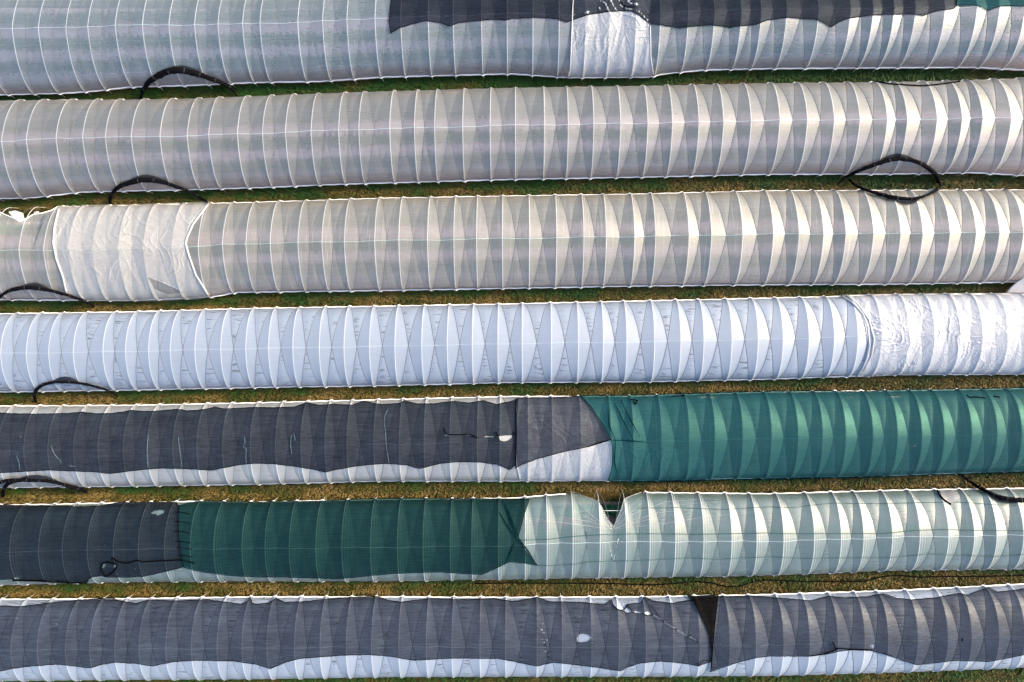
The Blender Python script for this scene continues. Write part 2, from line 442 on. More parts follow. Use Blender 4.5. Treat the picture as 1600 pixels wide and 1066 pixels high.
# leaves / grass materials with per-face colour attribute
def blade_mat(name, c1, c2, c3, rough=.6, up=0.):
    m = bpy.data.materials.new(name); nt = NT(m)
    a = nt.n('ShaderNodeAttribute', attribute_name='tone').outputs['Fac']
    r = nt.n('ShaderNodeValToRGB'); nt.l(a, r.inputs[0])
    e = r.color_ramp.elements
    e[0].color = (*c1, 1); e[1].color = (*c3, 1); e.new(.5).color = (*c2, 1)
    p = nt.n('ShaderNodeBsdfPrincipled', i_Roughness=rough); p.inputs['Specular IOR Level'].default_value = .25
    nt.l(r.outputs[0], p.inputs['Base Color'])
    if up:
        g = nt.n('ShaderNodeNewGeometry'); vm = nt.n('ShaderNodeVectorMath', operation='SCALE'); vm.inputs['Scale'].default_value = 1 - up
        nt.l(g.outputs['Normal'], vm.inputs[0]); va = nt.n('ShaderNodeVectorMath', operation='ADD'); va.inputs[1].default_value = (0, 0, up)
        nt.l(vm.outputs[0], va.inputs[0]); vn = nt.n('ShaderNodeVectorMath', operation='NORMALIZE'); nt.l(va.outputs[0], vn.inputs[0])
        nt.l(vn.outputs[0], p.inputs['Normal'])
    out(nt, p.outputs[0]); return m
leaf_m = blade_mat('crop_leaf', (.004, .050, .030), (.015, .12, .045), (.06, .22, .07))
grass_m = blade_mat('grass_blade', (.020, .072, .008), (.085, .076, .013), (.22, .150, .045), up=.72)

# ground: mossy grass, straw, bare earth
gm = bpy.data.materials.new('ground_turf'); nt = NT(gm)
tc = nt.n('ShaderNodeTexCoord').outputs['Object']
n1 = nt.noise(tc, .55, sx=.8, detail=6, rough=.65); n2 = nt.noise(tc, 5, detail=6, rough=.7); n3 = nt.noise(tc, 1.6, detail=4, loc=(3, 9, 0))
c = nt.mixc(nt.mapr(n1, .40, .60, 0, 1), (.014, .036, .005), (.060, .042, .010))
c = nt.mixc(nt.mapr(n3, .52, .68, 0, 1), c, (.095, .060, .020))
c = nt.mixc(nt.mapr(n2, .45, .75, 0, .8), c, (.030, .022, .008))
p = nt.n('ShaderNodeBsdfPrincipled', i_Roughness=.9); p.inputs['Specular IOR Level'].default_value = .15
nt.l(c, p.inputs['Base Color'])
bp = nt.n('ShaderNodeBump', i_Strength=1.0, i_Distance=.12); nt.l(n2, bp.inputs['Height']); nt.l(bp.outputs[0], p.inputs['Normal'])
out(nt, p.outputs[0])
soil_m = bpy.data.materials.new('soil_mauve'); nt = NT(soil_m)
tc = nt.n('ShaderNodeTexCoord').outputs['Object']
n1 = nt.noise(tc, 1.2, sx=.3, detail=5, rough=.6)
c = nt.mixc(nt.mapr(n1, .35, .65, 0, 1), (.58, .39, .38), (.72, .51, .50))
p = nt.n('ShaderNodeBsdfPrincipled', i_Roughness=.9); nt.l(c, p.inputs['Base Color']); out(nt, p.outputs[0])

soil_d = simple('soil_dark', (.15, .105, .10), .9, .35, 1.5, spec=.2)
# ------------------------------------------------------------------ ground
def ground():
    nx, ny = 160, 120
    xs = np.concatenate([[-900, -300, -120], np.linspace(-70, 70, nx), [120, 300, 900]])
    ys = np.concatenate([[-900, -300, -100], np.linspace(-50, 50, ny), [100, 300, 900]])
    X, Y = np.meshgrid(xs, ys)
    Z = .03 * np.sin(X * .7 + Y) * np.cos(Y * 1.3 - X * .2) - .02
    V = np.stack([X, Y, Z], -1).reshape(-1, 3)
    n = len(xs)
    fs = [(j*n+i, j*n+i+1, (j+1)*n+i+1, (j+1)*n+i) for j in range(len(ys)-1) for i in range(n-1)]
    o = mesh_obj('ground', V, fs, gm); tag(o, 'mossy grass and brown earth under and between the tunnels', None, None, 'structure')
ground()

# soil strips inside the tunnels with visible interiors
for k in (1, 2, 3, 5, 6):
    t = T[k]; xs = np.linspace(-XR, XR, 60)
    c0, hw = t.cw(xs, np.full_like(xs, .0))
    V, fs = [], []
    prof = [(-.93, .035), (-.80, .075), (-.35, .085), (.15, .085), (.5, .085), (.66, .075), (.72, .0)]
    for i, x in enumerate(xs):
        for q, z in prof: V.append((x, c0[i] + q * hw[i], z))
    m_ = len(prof)
    for i in range(len(xs)-1):
        for j in range(m_-1): fs.append((i*m_+j, (i+1)*m_+j, (i+1)*m_+j+1, i*m_+j+1))
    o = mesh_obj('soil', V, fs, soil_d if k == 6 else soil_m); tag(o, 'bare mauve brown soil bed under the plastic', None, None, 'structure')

# ------------------------------------------------------------------ grass tufts in the lanes
def grass():
    V, fs, tone = [], [], []
    lanes = [(T[a], T[b]) for a, b in ((1, 2), (2, 3), (3, 4), (4, 5), (5, 6), (6, 7))] + [(T[7], None)]
    greenness = [1.00, .66, .62, .54, .50, .52, .72]
    r = rng
    nz = lambda x, y, s: (np.sin(x * 1.3 * s + 1.7 * np.sin(y * 2.1 * s + s)) + np.sin(x * .47 * s + y * 3.1 * s + 2.2 * s) + np.sin(x * 2.9 * s - y * 1.7)) / 3
    for li, (A, B) in enumerate(lanes):
        n = 26000
        x = r.uniform(-42, 42, n)
        ya = A.ext(x, A.bx, A.by)
        yb = B.ext(x, B.tx, B.ty) if B else ya - 2.2
        f = r.uniform(-.18, 1.12, n)
        y = ya + (yb - ya) * f
        g = greenness[li] + .46 * nz(x, y, .5) + .22 * nz(x, y, 1.7) + (.16 - .62 * np.abs(np.clip(f, 0, 1) - .18)) + .12 * np.sin(y * 9 + .4 * np.sin(x * .3)) - (.15 if li == 0 else 0) * (x < -22)
        tn = np.clip(1 - g + r.normal(0, .07, n), 0, 1)
        hgt = r.uniform(.04, .17, n) * (1 + .6 * (tn < .3)); wd = r.uniform(.02, .07, n)
        an = r.uniform(0, 6.28, n); ln = r.uniform(0.2, 1.6, n)
        dx, dy = np.cos(an), np.sin(an)
        z0 = np.full(n, -.01)
        tri = np.stack([np.stack([x - dy*wd, y + dx*wd, z0], -1), np.stack([x + dy*wd, y - dx*wd, z0], -1), np.stack([x + dx*ln*hgt, y + dy*ln*hgt, hgt], -1)], 1)
        V.append(tri.reshape(-1, 3)); tone.append(np.repeat(tn, 3))
    V = np.vstack(V); tone = np.concatenate(tone); fs = np.arange(len(V)).reshape(-1, 3).tolist()
    o = mesh_obj('grass', V, fs, grass_m, smooth=False, attrs={'tone': tone})
    tag(o, 'mixed green and straw coloured grass along the lanes', None, None, 'stuff')
grass()

# ------------------------------------------------------------------ crop rows
ORD = {1: 'first', 2: 'second', 3: 'third', 5: 'fifth', 6: 'sixth'}
def crop_row(k, off, which, dens=230):
    t = T[k]; n = int(84 * dens)
    x = rng.uniform(-42, 42, n); c0, hw = t.cw(x, np.zeros(n))
    clump = .75 + .35 * np.sin(x * 2 * np.pi / .55 + rng.normal(0, .5)) * (.6 + .4 * np.sin(x * .37 + off))
    y = c0 + off + rng.normal(0, .30, n) * clump
    z = .10 + np.abs(rng.normal(0, .20, n)) * clump
    s = rng.uniform(.06, .13, n); an = rng.uniform(0, 6.28, n); ti = rng.uniform(-.6, .6, n)
    tn = np.clip(.45 + .25 * np.sin(x * .9 + off * 3) + rng.normal(0, .22, n), 0, 1)
    ca, sa = np.cos(an), np.sin(an)
    V = np.stack([np.stack([x + (u*ca - v*sa)*s, y + (u*sa + v*ca)*s, z + u*ti*s], -1) for (u, v) in ((-1, 0), (0, -.55), (1, 0), (0, .55))], 1).reshape(-1, 3)
    fs = np.arange(len(V)).reshape(-1, 4).tolist(); tone = np.repeat(tn, 4)
    o = mesh_obj('crop_row', V, fs, leaf_m, smooth=False, attrs={'tone': tone})
    tag(o, f'green {which} crop row under the film of the {ORD[k]} tunnel from the top', 'crop row', 'crop rows inside the tunnels')
for k in (1, 2, 3, 5, 6):
    if k == 1: crop_row(k, 2.0, 'upper')
    else: crop_row(k, 2.0 if k < 5 else 1.8, 'upper')
    crop_row(k, .05, 'middle'); crop_row(k, -1.75 if k < 5 else -1.65, 'lower')

# ------------------------------------------------------------------ tunnels
LAB = {
 1: 'bluish clear tunnel along the top edge with one short white patch',
 2: 'grey clear film tunnel without any net, the second from the top',
 3: 'pale greenish tunnel with a cream sheet near its left end, third from top',
 4: 'milky blue white film tunnel with no net, in the middle of the seven',
 5: 'fifth tunnel, under black net on the left and teal net on the right',
 6: 'sea green film tunnel with a V shaped tear in its upper edge',
 7: 'white film tunnel under charcoal net along the bottom of the picture'}
# torn upper edges: photo outline the film keeps below
CUT = {3: [(-60,322),(-20,322),(-4,330),(12,337),(24,342),(32,347),(42,341),(52,335),(66,333),(80,329),(92,322),(100,300)],
       6: [(855,740),(885,768),(900,770),(915,776),(935,783),(942,796),(950,812),(957,827),(964,811),(971,795),(975,780),(988,774),(1003,769),(1012,740)]}
ROOT = {}
def s_grid(): 
    a = np.linspace(0, 1, 19); return np.concatenate([a / 2 , [.492], .5 + a / 2, [.508]])
def build_tunnel(k):
    t = T[k]; c0, hw0 = t.cw(np.array([0.]), np.array([0.]))
    root = empty('polytunnel', (0, float(c0[0]), 0), LAB[k], 'polytunnel', 'long film tunnels laid side by side'); ROOT[k] = root
    srow = np.unique(np.round(s_grid(), 5)); ns = len(srow)
    tt = np.minimum(srow, 1 - srow); wr = W0 + (.5 - W0) * 2 * tt
    cols = []                                             # functions of wr
    for f in (0, .05, .5, .94, 1.0): cols.append(('L', f))
    for g in (.05, .30, .55, .80, .95): cols.append(('M', g))
    for f in (1.0, .94, .5, .05): cols.append(('R', f))
    B, S, MID = [], [], []
    for bay in range(t.nb):
        for kind, f in cols:
            if kind == 'L': u = wr * f; mid = -(1 - f) * wr
            elif kind == 'R': u = 1 - wr * f; mid = -(1 - f) * wr
            else: u = wr + (1 - 2 * wr) * f; mid = np.minimum(f, 1 - f) * (1 - 2 * wr)
            B.append(bay + u); S.append(srow.copy()); MID.append(mid)
    B.append(np.full(ns, float(t.nb))); S.append(srow.copy()); MID.append(-wr)
    B, S, MID = np.array(B), np.array(S), np.array(MID)
    if k in CUT:                                          # pull the upper edge down to the torn outline
        cut = np.array(CUT[k], float)
        for i in range(len(B)):
            X, Y, Z = t.pt(np.full(ns, B[i, -1]), srow); px, py = px_of(X, Y, Z)
            yc = np.interp(px, cut[:, 0], cut[:, 1], left=-1, right=-1)
            g = py - yc                                    # keep where py > yc ; s grows upward so py falls
            bad = np.where(g < 0)[0]
            if len(bad):
                j = bad[0]
                smax = srow[j-1] + (srow[j] - srow[j-1]) * g[j-1] / (g[j-1] - g[j] + 1e-9) if j else 0
                if smax < 1:
                    S[i] = srow * smax; f_ = np.clip(srow * 1.0, 0, 1) ** 3
                    B[i] = B[i] * (1 - f_) + B[i, -1] * f_
        wv = np.abs((B + .5) % 1 - .5)
    X, Y, Z = t.pt(B, S)
    nc = len(B); V = np.stack([X, Y, Z], -1).reshape(-1, 3)
    fs = [(i*ns+j, (i+1)*ns+j, (i+1)*ns+j+1, i*ns+j+1) for i in range(nc-1) for j in range(ns-1)]
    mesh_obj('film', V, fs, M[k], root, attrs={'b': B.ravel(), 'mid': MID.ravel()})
    # hoops with legs
    for i, hx in enumerate(t.hx):
        sp = np.linspace(0, 1, 27)
        Xh, Yh, Zh = t.pt(np.full(27, float(i)), sp)
        Xh = np.full(27, hx); Zh = Zh - .035
        c1, _ = t.cw(np.array([hx]), np.array([0.]))
        Yh = c1 + (Yh - c1) * .985
        P = np.stack([Xh, Yh, Zh], -1)
        lo, up = P[0].copy(), P[-1].copy()
        lean = rng.uniform(-.06, .06)
        A = np.array([[lo[0] + lean, lo[1] - .05, -.05], [lo[0] + lean*.5, lo[1] - .03, .3]])
        Bp = np.array([[up[0] + lean*.5, up[1] + .05, .3], [up[0] + lean, up[1] + .10, -.05]])
        tube('hoop', np.vstack([A, P, Bp]), .022, hoop_m, root, 5)
    # two ropes that zigzag over the film and cross in the middle of every bay
    for d in (0, 1):
        P = []
        for bay in range(t.nb):
            up = (bay + d) % 2 == 0
            s_ = np.linspace(0, 1, 23); u = W0 + (1 - 2*W0) * s_
            sp = s_ if up else 1 - s_
            X, Y, Z = t.pt(bay + u, sp)
            seg = np.stack([X, Y, Z + .014], -1)
            P.append(seg)
        P = np.vstack(P)
        tube('rope', P, .0135, rope_m, root, 4)
    # rolled lower hems of the film
    for e_ in (0, 1):
        if e_ == 1 and k in CUT:
            cutx = CUT[k]
        bb = []
        for bay in range(t.nb): bb += [bay + u for u in (0, .05, .09, .2, .5, .8, .91, .95)]
        bb.append(t.nb); bb = np.array(bb)
        X, Y, Z = t.pt(bb, np.full(len(bb), float(e_)))
        P = np.stack([X, Y, Z], -1)
        rr = .06 * (1 + .25 * np.sin(X * 1.1 + k) * np.sin(X * .31))
        if e_ == 1 and k in CUT:
            px, py = px_of(X, Y, Z); c_ = np.array(CUT[k]); lo_, hi_ = c_[1, 0], c_[-2, 0]
            L = px < lo_; R = px > hi_
            if L.sum() > 3: tube('rolled_edge', P[L], rr[L], edge_m, root, 5)
            if R.sum() > 3: tube('rolled_edge', P[R], rr[R], edge_m, root, 5)
        else: tube('rolled_edge', P, rr, edge_m, root, 5)
    # ridge cord
    bb = np.linspace(0, t.nb, t.nb * 8 + 1)
    X, Y, Z = t.pt(bb, np.full(len(bb), .5))
    Y = Y - .04 + .03 * np.sin(X * .9 + k)
    tube('ridge_cord', np.stack([X, Y, Z + .02], -1), .009 if k != 4 else .007, cord_m, root, 4)
    # wires under the film
    if k in (1, 2, 3, 5, 6):
        for sp_ in ((.22, .34, .42, .70) if k < 4 else (.22, .36, .72)):
            X, Y, Z = t.pt(np.arange(t.nb + 1) * 1.0, np.full(t.nb + 1, sp_))
            wob = rng.normal(0, .02, t.nb + 1)
            tube('support_wire', np.stack([X, Y + wob, Z - .30], -1), .018, wire_m, root, 4)
for k in T: build_tunnel(k)

# torn film bits
tubes('torn_edge', [(surf_path(T[3], CUT[3][1:-1], .02), .03)], edge_m, ROOT[3], 5)
tubes('torn_edge', [(surf_path(T[6], CUT[6][1:-1], .02, step=3), .018)], foldthin_m, ROOT[6], 4)
def fold(T_, pts, r, e=.02): 
    L = surf_path(T_, pts, e); n = len(L); return (L, np.concatenate([np.linspace(r * .5, r, n // 2), np.linspace(r, r * .25, n - n // 2)]))
apex = (957, 827)
folds = [(apex,(900,820),(817,808)), (apex,(890,818),(815,812)), (apex,(930,810),(893,778)), (apex,(915,808),(880,790)), (apex,(920,815),(860,805)),
         (apex,(940,800),(925,786)), (apex,(975,800),(1003,776)), (apex,(985,805),(1040,784),(1100,779)), (apex,(1000,812),(1050,790),(1120,784)),
         (apex,(990,812),(1030,801),(1100,794)), (apex,(1040,818),(1100,808),(1180,800)), (apex,(980,806),(1002,787)), (apex,(1000,815),(1060,802))]
for f in folds: tube('stretched_fold', *fold(T[6], f, random.uniform(.008, .016)), fold_m, ROOT[6], 4)

def flap(name, pts, zs, mat, parent):
    """small loose piece of plastic with its own height at every corner and a crumpled middle"""
    n = len(pts); P = [(float(wx(a, z)), float(wy(b, z)), z) for (a, b), z in zip(pts, zs)]
    V = list(P); c = np.mean(P, 0); 
    ring = [(np.array(p) * .55 + c * .45) + np.array([0, 0, random.uniform(-.04, .10)]) for p in P]
    V += [tuple(r_) for r_ in ring] + [tuple(c)]
    fs = []
    for i in range(n):
        j = (i + 1) % n; fs.append((i, n+i, n+j, j)); fs.append((n+i, 2*n, n+j))
    return mesh_obj(name, V, fs, mat, parent, smooth=True)
flap('torn_flap', [(13,331),(24,329),(36,333),(38,342),(31,346),(20,340)], [1.0,.9,.7,.6,.9,1.1], fold_m, ROOT[3])
flap('torn_flap', [(53,331),(60,330),(62,333),(54,335)], [.9,.7,.8,1.0], fold_m, ROOT[3])
patch('torn_flap', T[6], [(1469,766),(1478,768),(1494,766),(1498,772),(1500,778),(1493,782),(1487,787.5),(1475,780),(1471,775)], flap_m, ROOT[6], e=.07, hem=None, step=2.5)
tubes('torn_edge', [(surf_path(T[6], [(1465,766),(1466.5,772),(1475,781),(1486,788)], .05), .07)], hem_m, ROOT[6], 5)

# ------------------------------------------------------------------ loose sheets of plastic
def sheet(name, k, poly, mat, label, e=.03, holes=(), folds=(), fr=.03, fm=None, roll=None, rr=.06, cr_=.05, crfun=None):
    root = empty(name, tuple(ROOT[k].location), label, 'plastic sheet', 'spare sheets of white plastic on the tunnels')
    cl = patch('cloth', T[k], poly, mat, root, e=e, holes=holes, step=1.8, wob=0, sagk=1.0, crumple=cr_, crfun=crfun)
    if folds: tag(tubes('crease', [fold(T[k], f, fr * random.uniform(.6, 1.1), e + .015) for f in folds], fm or fold_m, root, 4), kind='stuff')
    if roll:
        for r_ in roll: tube('rolled_hem', surf_path(T[k], r_, e + .03, step=4), rr, fold_m, root, 6)
    return root
def rnd_folds(x0, x1, y0, y1, n, seed, lmin=8, lmax=30, bias=1.2):
    r = random.Random(seed); o = []
    for _ in range(n):
        x, y = r.uniform(x0, x1), r.uniform(y0, y1); a = r.gauss(bias, .5) * (1 if r.random() < .6 else -1); l = r.uniform(lmin, lmax)
        p1 = (x - math.cos(a)*l/2, y - math.sin(a)*l/2); p2 = (x + math.cos(a)*l/2, y + math.sin(a)*l/2)
        m_ = (x + r.uniform(-2, 2), y + r.uniform(-2, 2))
        if all(x0 < q[0] < x1 and y0 < q[1] < y1 for q in (p1, p2)): o.append([p1, m_, p2])
    return o
sheet('plastic_sheet', 1, [(897,-25),(895,10),(893,60),(891,110),(887,123),(920,122),(950,122),(1000,122.5),(1013,122.5),(1021,117),(1017,90),(1015,45),(1017,0),(1017,-25)],
      sheet_m, 'short white crinkled plastic patch half under the black net on the top tunnel',
      folds=[[(900,30),(897,70),(893,115)],[(900,50),(902,80),(905,100)],[(914,33),(905,55),(899,80)],[(925,28),(915,50),(905,70)],[(918,28),(928,45)],[(941,22),(939,50)],[(935,40),(942,70),(950,103)],
             [(985,25),(977,50),(988,76)],[(972,40),(985,70),(990,90)],[(1003,40),(1008,60),(1013,80)],[(1011,40),(1013,80),(1019,117)],[(960,92),(975,80)],[(915,75),(925,88)]], fr=.016, cr_=.055,
      roll=[[(897,-20),(895,10),(893,60),(891,110),(887,122)],[(1016,40),(1017,90),(1021,117)]], rr=.04)
sheet('plastic_sheet', 3, [(92,322),(105,320.5),(200,319.5),(290,316.5),(328,315),(315,330),(302,350),(292,372),(290,381),(295,400),(305,430),(315,448),(328,464),(310,468),(250,471),(200,471),(140,470),(103,458),(97,430),(86,400),(82,380),(86,355)],
      sheet_c, 'cream white sheet wrapped round the left part of the third tunnel',
      holes=[[(230,433),(262,445),(287,457),(262,460),(242,452)]],
      folds=[[(292,372),(272,400)],[(318,322),(296,350),(288,375)],[(325,318),(305,335)],[(262,360),(247,380)],[(200,365),(190,378)],[(190,385),(200,410),(215,440)],[(229,432),(258,443),(290,458)],[(290,385),(283,410)],[(295,400),(315,450)],[(280,395),(290,425)],[(247,340),(246,380)]], fr=.016, cr_=.03,
      roll=[[(92,324),(85,355),(83,380),(88,405),(98,432),(104,458)],[(326,318),(302,350),(292,372),(290,381),(296,402),(306,430),(326,462)]], rr=.065)
rf = []
r_ = random.Random(11)
for i in range(150):
    x = r_.uniform(1365, 1590); y = r_.uniform(466, 582)
    if r_.random() > (1620 - x) / 230 + .15: continue
    a = r_.choice([1, -1]) * r_.uniform(.5, 1.1) if y < 520 else r_.uniform(.5, 1.2); l = r_.uniform(6, 22)
    if y < 520: a = -r_.uniform(.5, 1.2)
    rf.append([(x - math.cos(a)*l/2, max(462, y - math.sin(a)*l/2)), (x + r_.uniform(-1.5, 1.5), y), (x + math.cos(a)*l/2, min(583, y + math.sin(a)*l/2))])
sheet('plastic_sheet', 4, [(1313,461),(1330,472),(1345,490),(1352,510),(1356,540),(1352,560),(1345,578),(1338,589),(1352,590),(1400,586),(1500,585),(1660,584),(1660,457),(1500,458),(1400,459),(1330,460.5)],
      sheet_b, 'bright white crumpled plastic cover on the right end of the milky blue tunnel', folds=(), fr=.045, cr_=.055, crfun=lambda x: np.clip(1.15 - (x - 27) / 13, .25, 1),
      roll=[[(1313,461),(1332,473),(1348,490),(1356,510),(1359,540),(1355,560),(1347,578),(1338,589)],[(1322,461),(1340,475),(1358,500),(1366,530),(1362,556),(1350,580)]], rr=.055)
sheet('plastic_sheet', 5, [(808,619.5),(860,619),(915,619),(930,640),(945,662),(957,688),(1020,694),(1075,706),(1110,722),(1135,747),(1040,750.5),(955,751),(812,752),(807,725),(806,650)],
      sheet_m, 'white sheet showing below the black net where it meets the green net', e=.025,
      folds=[[(838,640),(850,670),(842,690),(846,705)],[(865,640),(881,690),(870,710)],[(905,640),(925,672)],[(820,745),(832,715)],[(845,700),(858,740)],[(880,700),(868,745)],[(955,692),(952,720),(942,748)]], fr=.014, cr_=.028,
      roll=[[(809,622),(806,650),(806,690),(807,725),(813,751)]], rr=.03)
sheet_root = empty('plastic_sheet', (38.5, float(wy(447, .7)), 0), 'loose crumpled white sheet across the lane at the right edge of the photo', 'plastic sheet', 'spare sheets of white plastic on the tunnels')
flap('cloth', [(1572,457.5),(1580,450),(1588,443),(1597,437),(1625,432),(1655,430),(1655,458),(1620,458),(1596,457.5)], [.75,.9,1.1,1.3,1.5,1.4,.9,1.0,.8], fold_m, sheet_root)
tube('rolled_hem', [(float(wx(a, z)), float(wy(b, z)), z) for a, b, z in ((1573,457,.8),(1581,449,1.0),(1589,442,1.2),(1598,436,1.4),(1625,431,1.6))], .06, fold_m, sheet_root)

# ------------------------------------------------------------------ shade nets
def dots(lst, r=1.3):
    o = []
    for i, (x, y) in enumerate(lst):
        a0 = i * 1.3; rr = r * (0.7 + .6 * ((i * 37) % 10) / 10)
        o.append([(x + rr*math.cos(a0 + k_*1.047)*1.0, y + rr*math.sin(a0 + k_*1.047)*.8) for k_ in range(6)])
    return o
def net(k, poly, mat, label, e=.06, holes=(), hem=None, cords=(), cr=.035, hemr=.022, cordmat=None, sagk=.95, folds=(), foldmat=None):
    root = empty('shade_net', tuple(ROOT[k].location), label, 'shade net', 'shade nets thrown over the tunnels')
    patch('mesh_cloth', T[k], poly, mat, root, e=e, holes=holes, hem=hem or hem_m, hemr=hemr * 1.25, sagk=sagk, wob=1)
    for c_ in cords: tube('gathered_seam', surf_path(T[k], c_, e + .02, sagk, 2.0), cr, cordmat or hem_m, root, 5)
    for f in folds: tube('fold', *fold(T[k], f, .05, e), foldmat or hemg_m, root, 5)
    return root
net(1, [(609,-32),(611,0),(608,33),(610,52),(625,43),(650,36),(668,32),(690,36),(702,41),(715,36),(750,32),(775,30),(787,32),(800,29),(835,27),(870,29),(886,35),(900,29),(915,24),(950,18),(970,17),(985,17),(996,22),(1008,31),(1018,37.5),(1035,39),(1050,41.5),(1062,44),(1078,41.5),(1110,39),(1130,41),(1141,43),(1150,41),(1180,38.5),(1200,31),(1230,27),(1260,29.5),(1277,30.5),(1287,35),(1299,42.5),(1310,35),(1325,29),(1342,26),(1360,24),(1385,22.5),(1415,22),(1432,22.5),(1444,24),(1455,20),(1470,16),(1491,13.5),(1495,8),(1496,-38)],
    blacknet, 'black shade net with a scalloped lower edge over the ridge of the top tunnel',
    holes=[[(977,10),(980,13),(980,16.5),(977,15)]] + dots([(1055,19),(1060,19),(632,6),(1117,20)], 1.2),
    cords=[[(965,2),(972,4),(975,9),(992,11)],[(975,9),(978,16)]], cr=.025)
net(1, [(1494,-38),(1494,8),(1510,8),(1525,8),(1535,11),(1545,17),(1555,12),(1568,9),(1600,9.5),(1660,9),(1660,-38)],
    greennet, 'small visible corner of green shade net in the upper right corner', hem=hemg_m)
net(5, [(-60,646),(0,645),(12,646),(50,647),(87,646.5),(107,646),(127,644),(150,646.5),(175,646),(205,641.5),(237,643),(277,639.5),(295,642),(322,639.5),(335,636),(350,639),(400,636.5),(425,637),(460,636),(479,629.5),(500,633),(520,631.5),(550,633),(567.5,627),(595,632),(625,630),(632,626),(652,631),(675,631),(710,627),(732,630),(755,626),(775,632),(800,627),(809,623),(807,650),(807,690),(806,726),(797,734),(777.5,726),(750,722),(712.5,721.5),(687.5,724.5),(655.5,732.5),(637.5,727),(612.5,724.5),(587.5,725),(550,729.5),(525,734),(508,738),(492.5,734),(462.5,729),(425,724.5),(400,724),(375,726),(350,731),(330,735),(300,733),(250,731.5),(212,735),(172.5,740),(150,737.5),(112.5,736),(75,734.5),(0,739),(-60,741)],
    blacknet, 'long black net along the left half of the fifth tunnel, torn near its end',
    holes=[[(776.5,682),(788,680.5),(801,679.5),(800,685),(794,689),(786,690),(780,688)],[(693,679.3),(703,678.6),(702.6,681),(695,681)],[(728,678.7),(739,679.3),(736,681.5),(729,681)],[(756.6,681.2),(772,681.2),(771.6,683.6),(758,683.4)],
           [(107,727),(117,728),(117,729.6),(108,729)],[(30,682),(35,682.3),(34,683.6),(30,683.5)]],
    cords=[[(693,668),(697,678),(703,679.6),(728,678.4),(737,680),(746,684)],[(775,675),(779,684),(781,689)],[(801,680),(804,675)]], cr=.04)
net(5, [(806,625),(808,622),(850,622),(908,619),(925,637),(940,660),(955,687),(920,698),(880,706),(840,717),(815,726),(805,732),(806,700)],
    bluenet, 'short charcoal net tapering to a point where it meets the teal net', e=.10,
    cords=[[(955,687),(940,691),(925,696)]], cr=.045, holes=dots([(898,686),(835,706),(838,706.5),(902,687)], 1.4))
greenholes = [[(1095,619),(1104,618.5),(1103,622),(1096,621.5)],[(1112,619.5),(1122,619.5),(1120,621.8),(1113,621.5)],[(1392,618.6),(1410,618.2),(1408,620.6),(1394,620.4)],[(1326,619.6),(1333,619.4),(1332,621.2),(1327,621.2)],[(1425,698),(1431,694.5),(1433,697),(1428,699)]]
net(5, [(906,617.5),(980,618),(1025,617),(1062,615),(1100,614),(1200,611.5),(1275,611),(1340,612),(1375,610.5),(1425,609),(1500,608),(1600,606),(1660,605),(1660,738),(1600,738),(1497,741),(1450,742),(1375,745.5),(1300,747.5),(1225,749),(1200,749.5),(1137,749),(1075,752.5),(1025,753),(975,753),(950,751),(954,740),(957,724),(957,700),(955,687),(940,660),(925,637)],
    greennet, 'bright teal green net covering the whole right half of the fifth tunnel', e=.12, hem=hemg_m, holes=greenholes, sagk=.8,
    folds=[[(950,640),(952,665),(962,688)],[(960,630),(975,660),(990,688)],[(970,625),(982,650),(1000,683)],[(958,688),(975,688),(1000,690),(1012,691)],[(962,688),(960,720),(966,748)]], foldmat=hemg_m,
    cords=[[(985,624),(992,625),(996,626),(993,632),(989,627)],[(1510,618),(1516,621),(1524,620),(1540,622)],[(1553,619),(1562,621)],[(1050,619),(1070,618)]], cr=.05)
net(6, [(-60,790),(0,789),(130,792),(151,790.5),(164,790),(179,786),(193,785),(228.5,785),(268,784.5),(276,786),(280,791),(278.5,805),(279,833),(281,854),(284,875.5),(287,886),(264,892),(242.6,897),(221.5,901),(200,902),(168,902),(158,900),(144,902),(138,906),(136,911.5),(110,910.5),(83,907),(50,906.5),(17.6,905),(0,905.6),(-60,906)],
    blacknet, 'black net on the left end of the sixth tunnel with an oval hole',
    holes=[[(235,801.7),(241,798),(251,796.4),(257.4,797.5),(256.7,801.7),(251,804.5),(245.5,806),(243.4,803),(238.4,803.5)],[(158.5,888),(160,882),(165,880),(166,883),(162,889)],[(176.5,884.8),(180.8,882.3),(182,886),(178,888.5)],[(169,884),(173,884),(172,886.5)],[(20,903),(28,902),(32,905),(26,907)]]
          + dots([(160,840),(163,852),(270,853),(261,862),(211,889),(258,811),(250,810),(181,898),(184,897),(145,810)], 1.3),
    cords=[[(173.7,874),(176,872),(184,878),(198,880),(206,878),(214,875.5),(222,878),(240,877),(284,875)],[(160,880),(168,878.5),(178,880.5),(183,883),(180,890),(172,898),(166,901),(161,896),(158,889),(160,880)],[(136,911),(110,911),(60,908),(20,907)]], cr=.055)
sx = [(278.5,800),(280,815),(279,830),(280,846),(282,856),(284,868),(285,876)]
